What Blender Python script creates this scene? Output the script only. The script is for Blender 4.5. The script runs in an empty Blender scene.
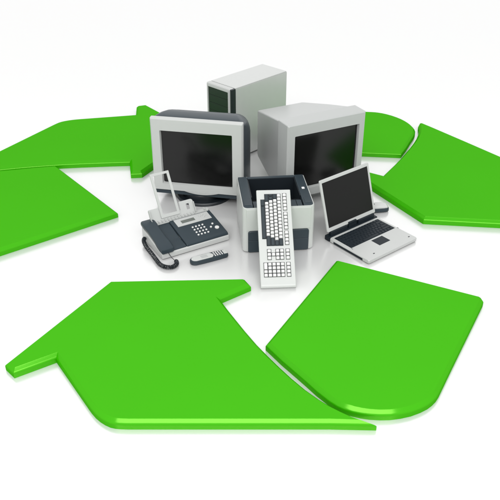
import bpy, bmesh, math
import numpy as np
from mathutils import Matrix, Vector

S = bpy.context.scene
C = S.collection
R = math.radians

# ---------------------------------------------------------------- camera
CAM_LOC = (0.03375, -3.77589, 2.0)
PITCH = R(31.603)
FOV = R(37.515)
cam = bpy.data.objects.new('camera', bpy.data.cameras.new('camera'))
C.objects.link(cam)
cam.location = CAM_LOC
cam.rotation_euler = (math.pi / 2 - PITCH, 0, 0)
cam.data.sensor_fit = 'HORIZONTAL'
cam.data.angle = FOV
cam.data.clip_start = 0.05
cam.data.clip_end = 500
S.camera = cam

# ---------------------------------------------------------------- light: white studio, one wide overhead softbox
w = bpy.data.worlds.new('World')
S.world = w
w.use_nodes = True
w.node_tree.nodes['Background'].inputs[0].default_value = (1.0, 1.0, 1.0, 1)
w.node_tree.nodes['Background'].inputs[1].default_value = 1.38


def area(name, loc, target, sx, sy, power, col=(1, 1, 1)):
    l = bpy.data.lights.new(name, 'AREA')
    l.shape = 'RECTANGLE'
    l.size, l.size_y, l.energy, l.color = sx, sy, power, col
    o = bpy.data.objects.new(name, l)
    C.objects.link(o)
    o.location = loc
    d = Vector(target) - Vector(loc)
    o.rotation_euler = d.to_track_quat('-Z', 'Y').to_euler()
    return o


area('softbox_light', (0.0, -5.6, 5.1), (0.0, -0.9, 0.0), 6.4, 2.4, 430)

S.view_settings.view_transform = 'Standard'
S.view_settings.look = 'None'
S.view_settings.exposure = 0.0
S.view_settings.gamma = 1.0
S.view_settings.use_curve_mapping = False
S.render.engine = 'CYCLES'
S.render.resolution_x = S.render.resolution_y = 1024

# ---------------------------------------------------------------- pixels of the 500 px photograph -> points on a level
FPX = 250 / math.tan(FOV / 2)
cP, sP = math.cos(PITCH), math.sin(PITCH)


def ground(px, z=0.0):
    u, v = (px[0] - 250) / FPX, (px[1] - 250) / FPX
    d = (u, cP - v * sP, -sP - v * cP)
    t = (z - CAM_LOC[2]) / d[2]
    return np.array([CAM_LOC[0] + d[0] * t, CAM_LOC[1] + d[1] * t])


# ---------------------------------------------------------------- materials
def mat(name, col, rough=0.4, spec=0.5, coat=0.0, metal=0.0, var=0.02, scale=30.0, bump=0.0, bscale=600.0, rvar=0.06):
    m = bpy.data.materials.new(name)
    m.use_nodes = True
    nt = m.node_tree
    n, l = nt.nodes, nt.links
    b = n['Principled BSDF']
    b.inputs['Metallic'].default_value = metal
    b.inputs['Specular IOR Level'].default_value = spec
    b.inputs['Coat Weight'].default_value = coat
    b.inputs['Coat Roughness'].default_value = 0.06
    tc = n.new('ShaderNodeTexCoord')
    nz = n.new('ShaderNodeTexNoise')
    nz.inputs['Scale'].default_value = scale
    nz.inputs['Detail'].default_value = 4
    l.new(tc.outputs['Object'], nz.inputs['Vector'])
    mx = n.new('ShaderNodeMix')
    mx.data_type = 'RGBA'
    mx.inputs[6].default_value = (*[c * (1 - var) for c in col], 1)
    mx.inputs[7].default_value = (*[min(1, c * (1 + var)) for c in col], 1)
    l.new(nz.outputs['Fac'], mx.inputs[0])
    l.new(mx.outputs[2], b.inputs['Base Color'])
    mr = n.new('ShaderNodeMapRange')
    mr.inputs['To Min'].default_value = max(0.02, rough - rvar)
    mr.inputs['To Max'].default_value = rough + rvar
    l.new(nz.outputs['Fac'], mr.inputs['Value'])
    l.new(mr.outputs['Result'], b.inputs['Roughness'])
    if bump:
        nb = n.new('ShaderNodeTexNoise')
        nb.inputs['Scale'].default_value = bscale
        nb.inputs['Detail'].default_value = 2
        l.new(tc.outputs['Object'], nb.inputs['Vector'])
        bp = n.new('ShaderNodeBump')
        bp.inputs['Strength'].default_value = bump
        bp.inputs['Distance'].default_value = 0.0004
        l.new(nb.outputs['Fac'], bp.inputs['Height'])
        l.new(bp.outputs['Normal'], b.inputs['Normal'])
    return m


M = dict(
    floor=mat('white_studio_floor', (0.495, 0.495, 0.492), 0.21, 0.5, var=0.004, scale=1.5, rvar=0.02),
    green=mat('glossy_green', (0.022, 0.260, 0.001), 0.23, 0.2, var=0.03, scale=2.5, rvar=0.02),
    white=mat('pale_plastic', (0.355, 0.364, 0.355), 0.34, 0.4, rvar=0.03),
    bright=mat('white_plastic', (0.385, 0.397, 0.385), 0.34, 0.4, rvar=0.03),
    silver=mat('silver_plastic', (0.315, 0.325, 0.319), 0.34, 0.3, rvar=0.03),
    case=mat('tower_paint', (0.345, 0.355, 0.345), 0.22, 0.9, rvar=0.02),
    slate=mat('slate_plastic', (0.021, 0.031, 0.038), 0.36, 0.2, var=0.06, rvar=0.03),
    darkslate=mat('dark_slate_plastic', (0.007, 0.010, 0.013), 0.36, 0.4, var=0.06, rvar=0.03),
    key_light=mat('light_key_plastic', (0.50, 0.50, 0.49), 0.38, 0.5, rvar=0.03),
    key_dark=mat('dark_key_plastic', (0.020, 0.028, 0.033), 0.4, 0.25, rvar=0.03),
    lap_key=mat('laptop_key_plastic', (0.006, 0.010, 0.014), 0.42, 0.16, rvar=0.03),
    screen=mat('dark_screen_glass', (0.002, 0.002, 0.002), 0.19, 0.36, rvar=0.02, scale=4),
    matte_screen=mat('matte_screen', (0.003, 0.003, 0.003), 0.33, 0.18, rvar=0.02),
    bay=mat('dark_bay_plastic', (0.013, 0.019, 0.016), 0.34, 0.3, rvar=0.02),
    lcd=mat('grey_display', (0.09, 0.10, 0.09), 0.33, 0.5, rvar=0.02),
    rubber=mat('black_rubber', (0.015, 0.016, 0.018), 0.6, 0.4),
    rim=mat('rim_plastic', (0.64, 0.65, 0.64), 0.34, 0.5, rvar=0.03),
)


# lacquer: even, slightly tinted gloss over the green
nt = M['green'].node_tree
pb = nt.nodes['Principled BSDF']
pb.inputs['Specular IOR Level'].default_value = 0.0
gl_ = nt.nodes.new('ShaderNodeBsdfGlossy')
gl_.inputs['Color'].default_value = (0.50, 1.0, 0.18, 1)
gl_.inputs['Roughness'].default_value = 0.17
ms = nt.nodes.new('ShaderNodeMixShader')
ms.inputs[0].default_value = 0.056
nt.links.new(pb.outputs[0], ms.inputs[1])
nt.links.new(gl_.outputs[0], ms.inputs[2])
nt.links.new(ms.outputs[0], nt.nodes['Material Output'].inputs['Surface'])
M['floor'].node_tree.nodes['Principled BSDF'].inputs['IOR'].default_value = 3.4


# ---------------------------------------------------------------- mesh helpers
def finish(name, bm, m, parent=None, angle=32, loc=None, rot=None):
    bmesh.ops.recalc_face_normals(bm, faces=bm.faces)
    me = bpy.data.meshes.new(name)
    bm.to_mesh(me)
    bm.free()
    me.materials.append(M[m])
    me.shade_smooth()
    me.set_sharp_from_angle(angle=R(angle))
    return link(name, me, parent, loc, rot)


def link(name, me, parent=None, loc=None, rot=None):
    o = bpy.data.objects.new(name, me)
    C.objects.link(o)
    if parent is not None:
        o.parent = parent
    if loc is not None:
        o.location = loc
    if rot is not None:
        o.rotation_euler = rot
    wn = o.modifiers.new('weighted_normal', 'WEIGHTED_NORMAL')
    wn.keep_sharp = True
    return o


def add_box(bm, x0, x1, y0, y1, z0, z1, bev=0.0, seg=2, mtx=None):
    t = bmesh.new()
    r = bmesh.ops.create_cube(t, size=1)
    for v in t.verts:
        v.co = Vector(((x0 + x1) / 2 + v.co.x * (x1 - x0), (y0 + y1) / 2 + v.co.y * (y1 - y0), (z0 + z1) / 2 + v.co.z * (z1 - z0)))
    if bev:
        bmesh.ops.bevel(t, geom=t.edges[:], offset=bev, segments=seg, profile=0.5, affect='EDGES', clamp_overlap=True)
    if mtx is not None:
        t.transform(mtx)
    me = bpy.data.meshes.new('tmp')
    t.to_mesh(me)
    t.free()
    bm.from_mesh(me)
    bpy.data.meshes.remove(me)
    return bm


def box(name, b, m, parent, bev=0.002, seg=2, **k):
    return finish(name, add_box(bmesh.new(), *b, bev=bev, seg=seg), m, parent, **k)


def rrect(x0, x1, z0, z1, r, n=5):
    """rounded rectangle, counter-clockwise, 4*n points; r may be a 4-list (bl, br, tr, tl)"""
    if not isinstance(r, (list, tuple)):
        r = [r] * 4
    out = []
    for (cx, cz, a0, rr) in ((x0 + r[0], z0 + r[0], 180, r[0]), (x1 - r[1], z0 + r[1], 270, r[1]),
                             (x1 - r[2], z1 - r[2], 0, r[2]), (x0 + r[3], z1 - r[3], 90, r[3])):
        for i in range(n):
            a = R(a0 + 90 * i / (n - 1))
            out.append((cx + rr * math.cos(a), cz + rr * math.sin(a)))
    return out


def loft(rings, cap0=True, cap1=True, bm=None, closed=False):
    bm = bm or bmesh.new()
    V = [[bm.verts.new(p) for p in r] for r in rings]
    n = len(rings[0])
    pairs = list(zip(V[:-1], V[1:]))
    if closed:
        pairs.append((V[-1], V[0]))
    for a, b in pairs:
        for i in range(n):
            j = (i + 1) % n
            bm.faces.new((a[i], a[j], b[j], b[i]))
    if cap0 and not closed:
        bm.faces.new(V[0][::-1])
    if cap1 and not closed:
        bm.faces.new(V[-1])
    return bm


def ring_xz(y, x0, x1, z0, z1, r, n=5):
    return [(x, y, z) for x, z in rrect(x0, x1, z0, z1, r, n)]


def ring_xy(z, x0, x1, y0, y1, r, n=5):
    return [(x, y, z) for x, y in rrect(x0, x1, y0, y1, r, n)]


def ring_yz(x, y0, y1, z0, z1, r, n=5):
    return [(x, y, z) for y, z in rrect(y0, y1, z0, z1, r, n)]


def prism_x(bm, prof, x0, x1, bev=0.0, seg=2):
    """profile of (y, z) extruded along x"""
    t = bmesh.new()
    a = [t.verts.new((x0, y, z)) for y, z in prof]
    b = [t.verts.new((x1, y, z)) for y, z in prof]
    n = len(prof)
    t.faces.new(a[::-1])
    t.faces.new(b)
    for i in range(n):
        j = (i + 1) % n
        t.faces.new((a[i], a[j], b[j], b[i]))
    bmesh.ops.recalc_face_normals(t, faces=t.faces)
    if bev:
        bmesh.ops.bevel(t, geom=t.edges[:], offset=bev, segments=seg, profile=0.5, affect='EDGES', clamp_overlap=True)
    me = bpy.data.meshes.new('tmp')
    t.to_mesh(me)
    t.free()
    bm.from_mesh(me)
    bpy.data.meshes.remove(me)
    return bm


def tube(bm, pts, rad, sides=6):
    pts = [Vector(p) for p in pts]
    rings = []
    up = Vector((0.13, 0.21, 1)).normalized()
    for i, p in enumerate(pts):
        t = (pts[min(i + 1, len(pts) - 1)] - pts[max(i - 1, 0)]).normalized()
        a = t.cross(up)
        if a.length < 1e-4:
            a = t.cross(Vector((1, 0, 0)))
        a.normalize()
        b = t.cross(a)
        up = -b if b.dot(up) < 0 else b
        rings.append([p + rad * (math.cos(2 * math.pi * k / sides) * a + math.sin(2 * math.pi * k / sides) * b) for k in range(sides)])
    return loft(rings, bm=bm)


def disc(bm, r, z0, z1, n=32, cx=0, cy=0, bev=0.15):
    rr = [[(cx + q * math.cos(2 * math.pi * k / n), cy + q * math.sin(2 * math.pi * k / n), z) for k in range(n)]
          for q, z in ((r, z0), (r, z0 + (z1 - z0) * 0.6), (r * (1 - bev * 0.3), z0 + (z1 - z0) * 0.88), (r * (1 - bev), z1))]
    return loft(rr, bm=bm)


def thing(name, label, cat, loc=(0, 0, 0), rz=0.0, group=None, rot=None):
    o = bpy.data.objects.new(name, None)
    o.empty_display_size = 0.05
    C.objects.link(o)
    o.location = loc
    o.rotation_euler = rot if rot is not None else (0, 0, rz)
    tag(o, label, cat, group)
    return o


def tag(o, label, cat, group=None):
    o['label'], o['category'] = label, cat
    if group:
        o['group'] = group
    return o


# ---------------------------------------------------------------- floor
bm = bmesh.new()
for x, y in ((-60, -60), (60, -60), (60, 60), (-60, 60)):
    bm.verts.new((x, y, 0))
bm.faces.new(bm.verts[:])
fl = finish('floor', bm, 'floor')
fl['kind'] = 'structure'

# ---------------------------------------------------------------- the six green plates of the recycling symbol
PT = 0.041        # plate thickness
PB = 0.015        # bevel width
A_px = [(111, 281.5), (243, 279), (247, 283.3), (216, 296.3), (225.6, 309), (242, 329.3), (254, 343.2), (265, 354.4), (277, 366.0),
        (289, 377.0), (303, 388.7), (317, 398.6), (329, 405.9), (340, 411.4), (350, 416.0), (360, 419.4), (343, 418.9), (330, 418.6), (230, 418.6), (128, 418.6),
        (121, 418.4), (116, 418.0), (111.5, 417.0), (107, 415.0), (102.5, 412.2), (98, 408.4), (94.5, 404.4), (91.4, 400.2), (57.5, 352), (14.8, 367.5), (9, 362)]
B_px = [(338, 260.5), (479.2, 296.5), (480.6, 298.6), (465, 330), (450, 360), (436, 388.6), (433.4, 392.6), (430, 396.0), (425.6, 399.3),
        (419, 402.6), (410, 405.9), (400, 408.1), (390, 409.4), (380, 409.6), (370, 409.0), (362, 407.9), (354, 406.2), (346, 403.7),
        (339.8, 401.0), (332, 396.2), (320, 387), (309, 377.2), (300.4, 369.8), (284.8, 356.6), (269.8, 342.6)]
A_g = np.array([ground(p, PT) for p in A_px])
B_g = np.array([ground(p, PT) for p in B_px])


def fitted(k, pairs):
    """copy of the front arrow turned by k*120 degrees about the symbol's centre, then nudged onto seen corners"""
    a = 2 * math.pi * k / 3
    rot = np.array([[math.cos(a), -math.sin(a)], [math.sin(a), math.cos(a)]])
    src = np.array([rot @ ground(s, PT) for s, d in pairs])
    dst = np.array([ground(d, PT) for s, d in pairs])
    X = np.hstack([src, np.ones((len(src), 1))])
    T, *_ = np.linalg.lstsq(X, dst, rcond=None)

    def f(P):
        q = P @ rot.T
        return np.hstack([q, np.ones((len(q), 1))]) @ T
    return f


P1, P2, P3, P4, P5, P6, P7 = (216, 296.3), (269.8, 342.6), (338, 260.5), (111, 281.5), (57.5, 352), (97, 417.5), (377, 424)
f1 = fitted(1, [(P1, (384, 176)), (P2, (400, 151.2)), (P4, (425, 216)), (P7, (414.5, 121)), ((397, 409), (398, 117))])
f2 = fitted(2, [(P1, (131.5, 159.6)), (P2, (68, 162)), (P3, (118.4, 208.8)), (P5, (135.2, 115.5)), (P6, (68, 118.6)),
                ((9, 362), (143.5, 105.5)), ((14.8, 367.5), (135.3, 106.6)), ((243, 279), (141, 170.5)), ((247, 283.3), (133, 171)),
                ((481, 297), (-43, 262))])


# the right arrow's curved edge beside the back right plate, as seen
F_g = f1(A_g)
F_curve = [(384, 176), (391, 169.2), (397, 163.5), (402, 158.4), (407, 152.7), (412, 146.8), (416, 141.6), (419, 136.9), (420.8, 132.4), (421.3, 128.4), (420.6, 124.8), (421.6, 122.9), (431, 126.8), (465, 141.4), (500, 156.6), (540, 174)]
i0, i1 = A_px.index((216, 296.3)), A_px.index((343, 418.9))
F_g = np.vstack([F_g[:i0], [ground(p, PT) for p in F_curve], F_g[A_px.index((128, 418.6)):]])


def offset_poly(P, d):
    """outward miter offset of a counter-clockwise polygon"""
    n = len(P)
    out = []
    for i in range(n):
        a, b, c = P[i - 1], P[i], P[(i + 1) % n]
        e1, e2 = (b - a) / np.linalg.norm(b - a), (c - b) / np.linalg.norm(c - b)
        n1, n2 = np.array([e1[1], -e1[0]]), np.array([e2[1], -e2[0]])
        m = n1 + n2
        m = m / max(0.10, (m @ m) / 2)
        out.append(b + d * m)
    return out


def plate(name, poly, label, cat, group):
    P = [np.array(p) for p in poly]
    ar = sum(P[i - 1][0] * P[i][1] - P[i][0] * P[i - 1][1] for i in range(len(P)))
    if ar < 0:
        P = P[::-1]
    c = np.mean(P, axis=0)
    # upright side, softened shoulder, flat chamfer up to a crisp top edge
    prof = [(PB, 0.0), (PB, 0.0205), (PB - 0.0005, 0.0232), (PB - 0.0018, 0.0258), (PB - 0.0038, 0.0282), (PB - 0.0066, 0.0310), (0.0, PT - 0.0022), (-0.0016, PT - 0.0003), (-0.0030, PT)]
    rings = [[(q[0] - c[0], q[1] - c[1], z) for q in (offset_poly(P, o) if abs(o) > 1e-6 else P)] for o, z in prof]
    o = finish(name, loft(rings), 'green', loc=(c[0], c[1], 0), angle=35)
    return tag(o, label, cat, group)


GA, GB = 'arrow pieces of the recycling symbol', 'plain pieces of the recycling symbol'
plate('recycling_arrow', A_g, 'glossy green arrow-headed plate lying at the front left below the fax machine', 'arrow plate', GA)
plate('recycling_band', B_g, 'glossy green rounded plate lying at the front right below the laptop', 'band plate', GB)
plate('recycling_arrow', F_g, 'glossy green arrow-headed plate at the right, pointing past the laptop and cut by the frame', 'arrow plate', GA)
plate('recycling_band', f1(B_g), 'glossy green rounded plate at the back right, half hidden behind the silver monitor', 'band plate', GB)
plate('recycling_arrow', f2(A_g), 'glossy green arrow-headed plate at the back left with its tip behind the dark monitor', 'arrow plate', GA)
plate('recycling_band', f2(B_g), 'glossy green plain plate at the left edge, in front of the back left arrow', 'band plate', GB)


# ---------------------------------------------------------------- desktop tower
T = thing('desktop_tower', 'pale grey desktop computer tower with dark drive bays, standing behind both monitors', 'computer tower',
          (0.0166, 0.8118, 0), -0.7704)
box('case', (-0.110, 0.1065, -0.214, 0.257, 0.012, 0.480), 'case', T, 0.003)
box('side_panel', (0.1080, 0.1102, -0.2135, 0.2560, 0.014, 0.474), 'case', T, 0.0009)
box('front_collar', (-0.1088, 0.1100, -0.250, -0.2145, 0.006, 0.4780), 'darkslate', T, 0.003)
rg = []
for y, i in ((-0.2225, 0.0), (-0.247, 0.0), (-0.2535, 0.0025), (-0.2570, 0.008)):
    rg.append(ring_xz(y, -0.1105 + i, 0.0985 - i, 0.006 + i, 0.4808 - i, 0.006))
rg.append(ring_xz(-0.2570, -0.0955, 0.0835, 0.030, 0.4580, 0.003))
rg.append(ring_xz(-0.2510, -0.0945, 0.0825, 0.031, 0.4570, 0.003))
rg.append(ring_xz(-0.2225, -0.0945, 0.0825, 0.031, 0.4570, 0.003))
finish('front_bezel', loft(rg, closed=True), 'white', T)
zt = 0.4562
for i in range(4):
    box('drive_bay', (-0.0938, 0.0818, -0.2535, -0.240, zt - 0.0478, zt), 'bay', T, 0.0008)
    zt -= 0.0495
b = box('lower_panel', (-0.0938, 0.0818, -0.2535, -0.240, 0.0325, zt), 'bay', T, 0.0006)
bmb = bmesh.new()
disc(bmb, 0.009, 0, 0.004, 20)
finish('power_button', bmb, 'white', b, loc=(-0.006, -0.2535, 0.20), rot=(math.pi / 2, 0, 0))
for x in (-0.085, 0.085):
    for y in (-0.20, 0.22):
        box('foot', (x - 0.017, x + 0.017, y - 0.02, y + 0.02, 0.0, 0.0125), 'rubber', T, 0.002)


# ---------------------------------------------------------------- monitors
def screen_mesh(x0, x1, z0, z1, y, bulge, nx=18, nz=14):
    bm = bmesh.new()
    g = []
    for j in range(nz + 1):
        row = []
        for i in range(nx + 1):
            u, v = -1 + 2 * i / nx, -1 + 2 * j / nz
            row.append(bm.verts.new((x0 + (x1 - x0) * i / nx, y - bulge * (1 - 0.5 * u * u - 0.5 * v * v), z0 + (z1 - z0) * j / nz)))
        g.append(row)
    for j in range(nz):
        for i in range(nx):
            bm.faces.new((g[j][i], g[j][i + 1], g[j + 1][i + 1], g[j + 1][i]))
    return bm


# dark monitor with pale bezel
T = thing('crt_monitor', 'bulky tube monitor with pale bezel and dark slate housing, behind the fax machine', 'monitor', (-0.257, -0.0021, 0), -0.1879,
          'tube monitors')
hw = 0.260
rg = []
for y, i in ((0.006, 0.0), (-0.016, 0.0), (-0.025, 0.007)):
    rg.append(ring_xz(y, -hw + i, hw - i, 0.078 + i * 0.3, 0.5115 - i, 0.006))
rg.append(ring_xz(-0.0250, -0.2075, 0.2015, 0.1160, 0.4410, 0.005))
rg.append(ring_xz(-0.0105, -0.2030, 0.1970, 0.1205, 0.4365, 0.008))
rg.append(ring_xz(0.006, -0.2030, 0.1970, 0.1205, 0.4365, 0.008))
finish('bezel', loft(rg, closed=True), 'white', T, angle=25)
finish('screen', screen_mesh(-0.204, 0.198, 0.1195, 0.4375, -0.004, 0.006), 'screen', T, angle=80)
rg = []
for y, hx, z0, z1, r in ((0.020, 0.2100, 0.090, 0.450, 0.004), (-0.012, 0.2100, 0.090, 0.450, 0.004), (-0.012, 0.2575, 0.050, 0.490, 0.010), (0.006, 0.2600, 0.046, 0.5020, 0.016), (0.05, 0.2630, 0.044, 0.5060, 0.040),
                         (0.105, 0.2645, 0.043, 0.5055, 0.065), (0.150, 0.2640, 0.044, 0.4990, 0.085), (0.195, 0.261, 0.048, 0.482, 0.095),
                         (0.240, 0.246, 0.056, 0.465, 0.072), (0.300, 0.214, 0.072, 0.425, 0.070), (0.360, 0.182, 0.088, 0.390, 0.062),
                         (0.405, 0.165, 0.098, 0.370, 0.055), (0.412, 0.150, 0.112, 0.355, 0.045)):
    rg.append([(x, y, z) for x, z in rrect(-hx, hx, z0, z1, [min(r, 0.03), min(r, 0.03), r, r], 7)])
finish('housing', loft(rg, cap0=False), 'slate', T, angle=40)
# pale lip in the chin
rg = []
for i in range(17):
    u = -1 + 2 * i / 16
    hz = 0.013 * (1 - u * u) + 0.0006
    yy = -0.0255 - 0.004 * (1 - u * u)
    x = 0.018 + 0.098 * u
    rg.append([(x, -0.010, 0.0805), (x, yy, 0.0805), (x, yy + 0.002, 0.0790 - hz), (x, -0.010, 0.0780 - hz)])
finish('lip', loft(rg), 'white', T)
bm = bmesh.new()
disc(bm, 0.165, 0.0, 0.020, 48, 0, 0.115, 0.10)
finish('base', bm, 'darkslate', T)
bm = bmesh.new()
disc(bm, 0.125, 0.018, 0.060, 40, 0, 0.115, 0.25)
finish('swivel', bm, 'darkslate', T)

# silver monitor
T = thing('crt_monitor', 'bulky tube monitor in silver grey all over, standing behind printer and laptop', 'monitor', (0.4501, 0.0450, 0), 0.4678, 'tube monitors')
hw = 0.2505
rg = []
for y, i in ((0.090, 0.004), (0.084, 0.0), (-0.016, 0.0), (-0.025, 0.006)):
    rg.append(ring_xz(y, -hw + i, hw - i, 0.058 + i * 0.4, 0.505 - i, 0.006))
rg.append(ring_xz(-0.0250, -0.2060, 0.2120, 0.1070, 0.4370, 0.005))
rg.append(ring_xz(-0.0120, -0.2020, 0.2080, 0.1110, 0.4330, 0.008))
rg.append(ring_xz(0.090, -0.2020, 0.2080, 0.1110, 0.4330, 0.008))
finish('bezel', loft(rg, closed=True), 'silver', T, angle=25)
finish('screen', screen_mesh(-0.204, 0.210, 0.110, 0.4345, -0.005, 0.006), 'screen', T, angle=80)
rg = []
for y, x0, z0, z1, r in ((0.084, 0.240, 0.066, 0.492, 0.006), (0.100, 0.239, 0.066, 0.491, 0.007), (0.28, 0.206, 0.074, 0.4525, 0.009), (0.500, 0.1590, 0.098, 0.400, 0.010),
                         (0.515, 0.1545, 0.102, 0.3940, 0.010), (0.520, 0.148, 0.108, 0.386, 0.010)):
    rg.append(ring_xz(y, -x0, x0, z0, z1, r))
finish('housing', loft(rg), 'silver', T, angle=28)
bm = bmesh.new()
for i in range(5):
    add_box(bm, 0.10 + i * 0.020, 0.112 + i * 0.020, -0.0275, -0.020, 0.074, 0.082, 0.0015)
o = bm
finish('button_row', o, 'darkslate', T)
bm = bmesh.new()
disc(bm, 0.145, 0.0, 0.022, 48, 0, 0.20, 0.10)
finish('base', bm, 'silver', T)
bm = bmesh.new()
disc(bm, 0.100, 0.020, 0.080, 40, 0, 0.20, 0.20)
finish('swivel', bm, 'silver', T)

# ---------------------------------------------------------------- laser printer
T = thing('laser_printer', 'boxy laser printer with white body and dark slate top tray, behind the leaning keyboard', 'printer', (0.1608, -0.3563, 0), 0.1017)
hx, hy = 0.1835, 0.1795
ro = [0.022, 0.022, 0.012, 0.012]
rg = [ring_xy(0.004, -hx + 0.003, hx - 0.003, -hy + 0.003, hy - 0.003, ro),
      ring_xy(0.010, -hx, hx, -hy, hy, ro), ring_xy(0.200, -hx, hx, -hy, hy, ro), ring_xy(0.2530, -hx + 0.0015, hx - 0.0015, -hy + 0.0015, hy - 0.001, ro),
      ring_xy(0.2570, -hx + 0.0035, hx - 0.0035, -hy + 0.0035, hy - 0.003, ro),
      ring_xy(0.2560, -hx + 0.0065, hx - 0.0065, -hy + 0.0065, hy - 0.006, ro), ring_xy(0.095, -hx + 0.0070, hx - 0.0070, -hy + 0.0070, hy - 0.0065, ro)]
finish('body', loft(rg), 'bright', T, angle=40)
# raised slate cover: two side rails and a back rail round the output tray
tx = 0.128
bm = bmesh.new()
prof = [(-0.1715, 0.16), (-0.1715, 0.2500), (-0.150, 0.2570), (0.1728, 0.2610), (0.1728, 0.16)]
prism_x(bm, prof, -0.1762, -tx, 0.003)
finish('side_rail', bm, 'slate', T)
bm = bmesh.new()
prism_x(bm, prof, tx, 0.1762, 0.003)
rr_ = finish('side_rail', bm, 'slate', T)
bm = bmesh.new()
add_box(bm, -tx + 0.0006, tx - 0.0006, 0.1465, 0.1499, 0.13, 0.2580, 0.0006)
for sx in (-1, 1):
    add_box(bm, min(sx * (tx - 0.0006), sx * (tx - 0.004)), max(sx * (tx - 0.0006), sx * (tx - 0.004)), -0.06, 0.1464, 0.13, 0.2560, 0.0006)
finish('tray_liner', bm, 'darkslate', T)
bm = bmesh.new()
add_box(bm, -tx + 0.0005, tx - 0.0005, 0.150, 0.1726, 0.16, 0.2606, 0.003)
finish('back_rail', bm, 'slate', T)
for sx in (-1, 1):
    box('cover_panel', (min(sx * 0.137, sx * 0.170), max(sx * 0.137, sx * 0.170), -0.150, -0.085, 0.2520, 0.2592), 'slate', T, 0.0012)
bm = bmesh.new()
prism_x(bm, [(0.1465, 0.11), (0.1465, 0.125), (0.06, 0.160), (-0.045, 0.228), (-0.095, 0.2440), (-0.1725, 0.2440), (-0.1725, 0.11)], -tx + 0.0042, tx - 0.0042)
finish('output_tray', bm, 'darkslate', T, angle=20)
for x0, x1 in ((-0.1235, -0.098), (-0.095, -0.030), (-0.027, 0.027), (0.030, 0.095), (0.098, 0.1235)):
    box('tray_panel', (x0, x1, -0.168, -0.094, 0.2435, 0.2488), 'slate', T, 0.0012)
b = box('power_button', (0.145, 0.160, 0.005, 0.022, 0.257, 0.2625), 'rim', T, 0.002)
box('front_panel', (-0.1640, 0.1640, -0.1815, -0.176, 0.1285, 0.2500), 'bright', T, 0.0015, 3)
# slate cassette
rg = []
for y, i in ((-0.170, 0.0), (-0.1845, 0.0), (-0.1875, 0.003)):
    rg.append(ring_xz(y, -0.1560 + i, 0.1560 - i, 0.075, 0.1270 - i, [0.001, 0.001, 0.012, 0.012], 7))
finish('cassette_flap', loft(rg), 'slate', T)
rg = []
for y, i in ((-0.170, 0.0), (-0.1845, 0.0), (-0.1870, 0.0025)):
    rg.append(ring_xz(y, -0.1560 + i, 0.1560 - i, 0.006, 0.0730 - i, [0.003, 0.003, 0.001, 0.001], 5))
finish('paper_cassette', loft(rg), 'slate', T)
for x in (-0.14, 0.14):
    for y in (-0.14, 0.14):
        box('foot', (x - 0.014, x + 0.014, y - 0.014, y + 0.014, 0, 0.006), 'rubber', T, 0.001)

# ---------------------------------------------------------------- keyboard leaning on the printer
KL, KW, KT = 0.508, 0.169, 0.020
phi = R(38.6)
kyaw = R(3.0)
X = Matrix.Rotation(kyaw, 3, 'Z') @ Vector((0, -math.cos(phi), -math.sin(phi)))
Y = Matrix.Rotation(kyaw, 3, 'Z') @ Vector((1, 0, 0))
Z = X.cross(Y)
rotm = Matrix((X, Y, Z)).transposed()
gl = ground((278.4, 288.6), 0)
T = thing('keyboard', 'full-size white keyboard with dark function keys, leaning on end against the printer', 'keyboard',
          (gl[0], gl[1], 0.001), rot=rotm.to_euler())
# local x: 0 at the end on the floor, negative up the slope ; local z = 0 underside
bm = bmesh.new()
rg = []
for x, z1, i in ((-KL, KT * 0.8, 0.002), (-KL + 0.003, KT, 0.0), (-0.014, KT, 0.0), (-0.006, KT * 0.93, 0.0), (-0.001, KT * 0.70, 0.0), (0.0, KT * 0.45, 0.001)):
    rg.append(ring_yz(x, -KW / 2 + i, KW / 2 - i, 0.0, z1, [0.002, 0.002, 0.004, 0.004]))
finish('case', loft(rg), 'bright', T, angle=35)


def keycap(w, d, h=0.0075, t=0.0022):
    bm = bmesh.new()
    loft([ring_xy(0, -w / 2, w / 2, -d / 2, d / 2, 0.0012, 2), ring_xy(h - 0.0012, -w / 2 + t * 0.8, w / 2 - t * 0.8, -d / 2 + t * 0.8, d / 2 - t * 0.8, 0.0018, 2),
          ring_xy(h, -w / 2 + t * 1.3, w / 2 - t * 1.3, -d / 2 + t * 1.3, d / 2 - t * 1.3, 0.0018, 2)], bm=bm)
    return bm


key_cache = {}


def key(parent, cx, cy, z, w, d, m, h=0.0075, t=0.0022, name='key'):
    k = (round(w, 5), round(d, 5), m, h)
    if k not in key_cache:
        o = finish(name, keycap(w, d, h, t), m, parent, angle=40)
        key_cache[k] = o.data
    else:
        o = link(name, key_cache[k], parent)
    o.location = (cx, cy, z)
    return o


u = 0.0183
x00 = -KL + 0.024
rowy = [-KW / 2 + KW * f for f in (0.165, 0.285, 0.405, 0.525, 0.645, 0.815)]
gp = 0.0022
wells = []


def row(r, start, specs):
    x = start
    for wu, m in specs:
        if m:
            key(T, x + wu * u / 2, rowy[r], KT - 0.001, wu * u - gp, 0.0200 - gp, 'key_dark' if m == 'd' else 'key_light')
        x += wu * u
    wells.append((start, x, r))


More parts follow.
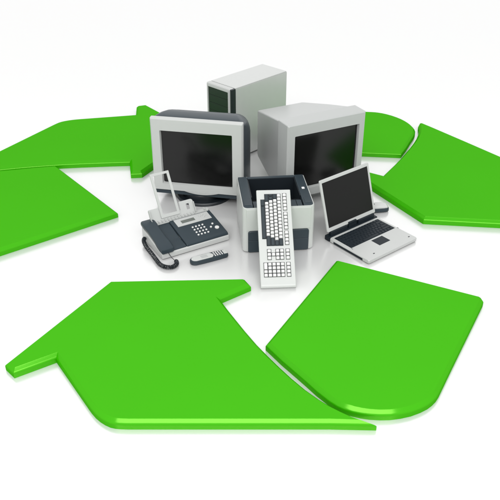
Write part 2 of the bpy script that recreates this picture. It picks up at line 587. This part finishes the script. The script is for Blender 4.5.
row(4, x00, [(1, 'l')] * 13 + [(2, 'd')])
row(3, x00, [(1.5, 'd')] + [(1, 'l')] * 12 + [(1.5, 'd')])
row(2, x00, [(0.75, 'd'), (1, 'd')] + [(1, 'l')] * 11 + [(2.25, 'd')])
row(1, x00, [(2.25, 'd')] + [(1, 'l')] * 10 + [(2.75, 'd')])
row(0, x00 + 1.6 * u, [(2.0, 'd'), (9.4, 'd')])
row(5, x00 - 0.1 * u, [(1, 'l')] * 5)
row(5, x00 + 5.4 * u, [(1, 'l')] * 5)
row(5, x00 + 10.8 * u, [(1, 'l')] * 4)
xn = x00 + 15.9 * u
row(5, xn, [(1, 'l')] * 3)
for r in (4, 3, 0.9):
    if r == 0.9:
        row(1, xn, [(1, 'l')] * 3)
    else:
        row(r, xn, [(1, 'l')] * 3)
row(2, xn + u, [(1, 'l')])
xp = xn + 3.75 * u
row(5, xp, [(1, 'l')] * 4)
for r in (4, 3, 2, 1):
    row(r, xp, [(1, 'l')] * 4)
row(0, xp, [(2, 'l'), (1, 'l'), (1, 'l')])
bm = bmesh.new()
for k, (a, b_, r) in enumerate(wells):
    add_box(bm, a - 0.0006, b_ + 0.0006, rowy[r] - 0.0104, rowy[r] + 0.0104, KT - 0.004, KT + 0.0006 + 0.00002 * k)
finish('key_well', bm, 'darkslate', T)

# ---------------------------------------------------------------- laptop
LT = thing('laptop', 'open white laptop with dark screen and dark keys, standing right of the printer', 'laptop', (0.6883, -0.4503, 0), 0.6767)
rg = []
for z, i in ((0.002, 0.006), (0.006, 0.001), (0.020, 0.0), (0.0235, 0.002), (0.0245, 0.005)):
    rg.append(ring_xy(z, -0.184 + i, 0.184 - i, -0.1340 + i, 0.150 - i * 0.2, 0.010))
finish('base', loft(rg), 'white', LT, angle=35)
box('rear_deck', (-0.1835, 0.1835, 0.1503, 0.186, 0.003, 0.0290), 'lap_key', LT, 0.003)
box('hinge', (-0.1650, -0.0420, 0.1570, 0.1770, 0.020, 0.0510), 'lap_key', LT, 0.004, 3)
box('hinge', (0.0420, 0.1650, 0.1570, 0.1770, 0.020, 0.0510), 'lap_key', LT, 0.004, 3)
box('latch', (-0.0300, 0.0300, 0.1590, 0.1750, 0.020, 0.0600), 'lap_key', LT, 0.004, 3)
box('control_strip', (-0.05, 0.165, 0.1370, 0.1460, 0.0235, 0.0255), 'silver', LT, 0.0006)
b = box('keyboard_deck', (-0.1650, 0.1680, 0.0080, 0.1340, 0.0230, 0.0252), 'lap_key', LT, 0.0006)
ku = 0.02165
for r in range(6):
    x = -0.1628
    specs = [[1] * 15, [1] * 13 + [2], [1.5] + [1] * 12 + [1.5], [1.75] + [1] * 11 + [2.25], [2.25] + [1] * 10 + [2.75], [1.25, 1, 1, 1.25, 5.5, 1, 1, 1, 1, 1]][5 - r]
    for s in specs:
        wd = s * ku * 15 / sum(specs)
        key(b, x + wd / 2, 0.0195 + r * 0.0208, 0.0250, wd - 0.0022, 0.0186, 'lap_key', 0.0030, 0.0014)
        x += wd
box('touchpad', (-0.0300, 0.0510, -0.0640, -0.0040, 0.0238, 0.0254), 'lap_key', LT, 0.0006)
for x in (-0.112, 0.155):
    box('latch_slot', (x - 0.005, x + 0.005, -0.103, -0.097, 0.0238, 0.0253), 'lap_key', LT, 0.0005)
for x in (-0.168, 0.180):
    box('speaker_slot', (min(x, x), x + 0.003, -0.0050, 0.0060, 0.0238, 0.0250), 'lap_key', LT, 0.0004)
box('side_drive', (-0.1850, -0.176, -0.090, 0.118, 0.0070, 0.0180), 'lap_key', LT, 0.001)
# lid: built upright in x-z, then leaned back about its lower edge
lid_loc, lid_rot = (0, 0.166, 0.0493), (-0.3007, 0, 0)
LW, LH = 0.1813, 0.2827
rg = [ring_xz(0.012, -LW + 0.004, LW - 0.004, 0.004, LH - 0.004, 0.006), ring_xz(0.008, -LW, LW, 0, LH, 0.008), ring_xz(0.002, -LW, LW, 0, LH, 0.008),
      ring_xz(0.0, -LW + 0.002, LW - 0.002, 0.002, LH - 0.002, 0.007), ring_xz(0.0, -LW + 0.0125, LW - 0.0125, 0.0205, LH - 0.0165, 0.001),
      ring_xz(0.003, -LW + 0.0135, LW - 0.0135, 0.0215, LH - 0.0175, 0.001)]
lid = finish('lid', loft(rg), 'white', LT, angle=25, loc=lid_loc, rot=lid_rot)
bm = add_box(bmesh.new(), -LW + 0.0137, LW - 0.0137, 0.0020, 0.0034, 0.0217, LH - 0.0177)
finish('screen', bm, 'matte_screen', lid)

# ---------------------------------------------------------------- mouse
T = thing('computer_mouse', 'small white mouse with dark lower sides, peeking out behind the laptop screen', 'mouse', (0.758, -0.100, 0), R(8))


def blob(sec, n=20, pw=2.6):
    rings = []
    for x, ry, z0, z1 in sec:
        ring = []
        for k in range(n):
            a = 2 * math.pi * k / n
            c_, s_ = math.cos(a), math.sin(a)
            ring.append((x, ry * math.copysign(abs(c_) ** (2 / pw), c_), (z0 + z1) / 2 + (z1 - z0) / 2 * math.copysign(abs(s_) ** (2 / pw), s_)))
        rings.append(ring)
    return loft(rings)


finish('lower_shell', blob([(-0.055, 0.012, 0.003, 0.022), (-0.050, 0.024, 0.001, 0.029), (-0.030, 0.032, 0.0, 0.033), (0.0, 0.033, 0.0, 0.034), (0.030, 0.032, 0.0, 0.033),
                            (0.050, 0.028, 0.0, 0.031), (0.058, 0.020, 0.002, 0.026)], pw=3.4), 'slate', T, angle=60)
finish('top_shell', blob([(-0.053, 0.010, 0.020, 0.027), (-0.046, 0.022, 0.020, 0.037), (-0.028, 0.0290, 0.020, 0.0430), (0.0, 0.0300, 0.020, 0.0450), (0.028, 0.0290, 0.020, 0.0430),
                          (0.046, 0.025, 0.020, 0.039), (0.055, 0.017, 0.020, 0.031)], pw=3.0), 'bright', T, angle=60)
bm = bmesh.new()
disc(bm, 0.009, -0.003, 0.003, 20)
finish('scroll_wheel', bm, 'darkslate', T, loc=(-0.028, 0, 0.039), rot=(math.pi / 2, 0, 0))

# ---------------------------------------------------------------- fax machine
T = thing('fax_machine', 'slate and pale grey fax machine with corded handset and paper tray, below the dark monitor', 'fax machine', (-0.3061, -0.4202, 0), 0.5368)
bm = bmesh.new()
prism_x(bm, [(-0.125, 0.003), (0.125, 0.003), (0.125, 0.074), (0.06, 0.064), (-0.125, 0.033)], -0.195, 0.195, 0.006, 3)
finish('base', bm, 'white', T, angle=40)
bm = bmesh.new()
prism_x(bm, [(-0.1195, 0.028), (-0.1195, 0.0435), (-0.108, 0.0500), (0.045, 0.0780), (0.112, 0.0870), (0.122, 0.080), (0.122, 0.04)], -0.052, 0.1925, 0.006, 3)
finish('top_shell', bm, 'slate', T, angle=40)
bm = bmesh.new()
prism_x(bm, [(-0.118, 0.025), (-0.118, 0.0400), (-0.105, 0.0440), (-0.04, 0.050), (0.045, 0.0690), (0.112, 0.0820), (0.121, 0.076), (0.121, 0.035)], -0.1440, -0.0525, 0.004, 3)
finish('cradle', bm, 'slate', T, angle=40)
# handset, along the left side and following the wedge
SL = math.atan2(0.0445, 0.25)
rg = []
for y, x0, x1, z0, z1, r in ((0.128, -0.188, -0.136, 0.086, 0.100, 0.006), (0.124, -0.198, -0.128, 0.078, 0.106, 0.010), (0.100, -0.200, -0.126, 0.076, 0.109, 0.010), (0.072, -0.200, -0.126, 0.074, 0.105, 0.010),
                             (0.048, -0.197, -0.129, 0.077, 0.099, 0.009), (-0.040, -0.197, -0.129, 0.058, 0.083, 0.009), (-0.070, -0.200, -0.126, 0.048, 0.078, 0.010),
                             (-0.104, -0.200, -0.126, 0.040, 0.072, 0.010), (-0.130, -0.198, -0.128, 0.037, 0.065, 0.010), (-0.134, -0.188, -0.136, 0.040, 0.059, 0.006)):
    rg.append(ring_xz(y, x0, x1, z0, z1, r, 4))
hs = finish('handset', loft(rg), 'slate', T, angle=45)


def slope_z(y):
    return 0.0500 + (y + 0.108) * (0.0280 / 0.153)


pn = box('control_panel', (-0.030, 0.170, -0.031, 0.031, -0.003, 0.0022), 'white', T, 0.0010, loc=(0, 0.052, slope_z(0.052) - 0.0008), rot=(R(9.2), 0, 0))
dp = box('display', (0.002, 0.080, -0.013, 0.011, 0.0010, 0.0030), 'lcd', pn, 0.0005)
bm = bmesh.new()
disc(bm, 0.005, 0, 0.004, 14)
bme = finish('panel_button', bm, 'bright', pn, loc=(0.115, 0.004, 0.0018)).data
for x, y in ((0.130, 0.012), (0.133, -0.006), (0.146, 0.004)):
    link('panel_button', bme, pn, (x, y, 0.0018))
first = None
for i in range(4):
    for j in range(4):
        x, y = 0.038 + 0.0192 * i, -0.010 - 0.0220 * j
        if first is None:
            bm = bmesh.new()
            disc(bm, 0.0054, 0, 0.0040, 14)
            first = finish('keypad_button', bm, 'key_light', T).data
            o = bpy.data.objects['keypad_button']
        else:
            o = link('keypad_button', first, T)
        o.location = (x, y, slope_z(y) - 0.0004)
        o.rotation_euler = (R(10.4), 0, 0)
for x, y, r in ((0.156, -0.060, 0.0120), (0.128, -0.045, 0.0058), (0.148, -0.024, 0.0058)):
    bm = bmesh.new()
    disc(bm, r, 0, 0.0048, 22)
    finish('start_button' if r > 0.01 else 'function_button', bm, 'key_light', T, loc=(x, y, slope_z(y) - 0.0004), rot=(R(10.4), 0, 0))
# paper tray and support on one plane leaning back
bm = bmesh.new()
prism_x(bm, [(0.086, 0.078), (0.090, 0.092), (0.108, 0.094), (0.112, 0.080)], -0.150, 0.186, 0.002)
rd = finish('tray_ridge', bm, 'white', T)
for i in range(13):
    x = -0.128 + i * 0.019
    box('rib', (x - 0.003, x + 0.003, 0.085, 0.106, 0.090, 0.0965), 'white', rd, 0.001)
box('end_stop', (0.158, 0.166, 0.088, 0.106, 0.092, 0.102), 'white', rd, 0.001)
lean = R(-30.5)
tl, tr = (0, 0.100, 0.090), (lean, 0, 0)
bm = bmesh.new()
# left wing, low middle strip, right wing with a slot through it
add_box(bm, -0.146, -0.088, -0.0015, 0.0015, 0.0, 0.072, 0.001)
add_box(bm, -0.0885, 0.032, -0.0012, 0.0012, 0.0, 0.030, 0.0008)
rr0 = lambda y: ring_xz(y, 0.0315, 0.112, 0.0, 0.075, [0.001, 0.001, 0.014, 0.003], 5)
rr1 = lambda y: ring_xz(y, 0.068, 0.086, 0.024, 0.055, 0.002, 5)
loft([rr0(-0.0015), rr0(0.0015), rr1(0.0015), rr1(-0.0015)], bm=bm, closed=True)
add_box(bm, -0.149, -0.146, -0.020, 0.0015, 0.0, 0.068, 0.001)
add_box(bm, 0.109, 0.112, -0.016, -0.0012, 0.0, 0.058, 0.001)
finish('paper_tray', bm, 'white', T, loc=tl, rot=tr)
f0 = lambda y, i=0.0: ring_xz(y, -0.088 + i, 0.022 - i, 0.012 + i, 0.252 - i, 0.003, 4)
f1_ = lambda y: ring_xz(y, -0.0735, 0.0075, 0.030, 0.2385, 0.002, 4)
finish('paper_support', loft([f0(-0.008, 0.001), f0(-0.003), f1_(-0.003), f1_(-0.008)], closed=True), 'white', T, loc=tl, rot=tr)
# coiled cord
path = [(-0.2000, 0.078, 0.034), (-0.214, 0.060, 0.026), (-0.219, 0.020, 0.0140), (-0.222, -0.050, 0.0125), (-0.226, -0.115, 0.0125), (-0.228, -0.170, 0.0125),
        (-0.212, -0.208, 0.0125), (-0.182, -0.222, 0.0125), (-0.153, -0.205, 0.0125), (-0.144, -0.176, 0.0125)]


def spline(P, n):
    P = [Vector(p) for p in P]
    out = []
    for s in range(n):
        t = s / (n - 1) * (len(P) - 1)
        i = min(int(t), len(P) - 2)
        f = t - i
        a, b_, c_, d = P[max(i - 1, 0)], P[i], P[i + 1], P[min(i + 2, len(P) - 1)]
        out.append(0.5 * (2 * b_ + (c_ - a) * f + (2 * a - 5 * b_ + 4 * c_ - d) * f * f + (3 * b_ - a - 3 * c_ + d) * f ** 3))
    return out


N = 430
pp = spline(path, N)
hel = []
turns = 38
for i, p in enumerate(pp):
    t = (pp[min(i + 1, N - 1)] - pp[max(i - 1, 0)]).normalized()
    a = t.cross(Vector((0, 0, 1))).normalized()
    b_ = a.cross(t)
    th = 2 * math.pi * turns * i / N
    r = 0.0088 * min(1, i / 20 + 0.2, (N - i) / 20 + 0.2)
    hel.append(p + r * (math.cos(th) * a + math.sin(th) * b_))
bm = tube(bmesh.new(), hel, 0.0031, 5)
tube(bm, [hel[-1], Vector((-0.145, -0.160, 0.006)), Vector((-0.150, -0.142, 0.012)), Vector((-0.156, -0.128, 0.026)), Vector((-0.160, -0.122, 0.042))], 0.0016, 5)
finish('coiled_cord', bm, 'darkslate', T, angle=60)
for x in (-0.17, 0.17):
    for y in (-0.10, 0.10):
        box('foot', (x - 0.01, x + 0.01, y - 0.01, y + 0.01, 0, 0.004), 'rubber', T, 0.001)

# ---------------------------------------------------------------- mobile phone
T = thing('mobile_phone', 'dark handset phone with silver face and small keypad, lying in front of the fax machine', 'phone', (-0.175, -0.6200, 0), R(26))


def phone_ring(z, i):
    pts = []
    for k in range(13):
        a = R(90 + 180 * k / 12)
        pts.append((-0.068 + (0.034 - i) * math.cos(a), (0.027 - i) * math.sin(a), z))
    pts += [(-0.03, -0.0285 + i, z), (0.04, -0.0275 + i, z), (0.092 - i, -0.0250 + i, z), (0.1000 - i, -0.018 + i, z), (0.1000 - i, 0.018 - i, z), (0.092 - i, 0.0250 - i, z), (0.04, 0.0275 - i, z), (-0.03, 0.0285 - i, z)]
    return pts


finish('body', loft([phone_ring(0.0, 0.004), phone_ring(0.006, 0.0), phone_ring(0.020, 0.0), phone_ring(0.0245, 0.003), phone_ring(0.0250, 0.006)]), 'slate', T, angle=40)


def face_ring(z, i):
    pts = []
    for k in range(13):
        a = R(90 + 180 * k / 12)
        pts.append((-0.068 + (0.026 - i) * math.cos(a), (0.0215 - i) * math.sin(a), z))
    for k in range(9):
        a = R(-70 + 140 * k / 8)
        pts.append((0.002 + (0.022 - i) * math.cos(a), (0.0215 - i) * math.sin(a) / math.sin(R(70)), z))
    return pts


fc = finish('face_plate', loft([face_ring(0.0235, 0), face_ring(0.0262, 0), face_ring(0.0270, 0.002)]), 'bright', T, angle=35)
box('display', (-0.042, -0.008, -0.013, 0.013, 0.0262, 0.0278), 'silver', fc, 0.0005)
box('end_plate', (0.078, 0.096, -0.018, 0.018, 0.0238, 0.0268), 'bright', T, 0.001)
kd = None
for i in range(4):
    for j in range(3):
        if kd is None:
            o = box('phone_key', (-0.0035, 0.0035, -0.0045, 0.0045, 0, 0.003), 'key_light', T, 0.001)
            kd = o.data
        else:
            o = link('phone_key', kd, T)
        o.location = (0.031 + 0.0125 * i, -0.0135 + 0.0135 * j, 0.0243)
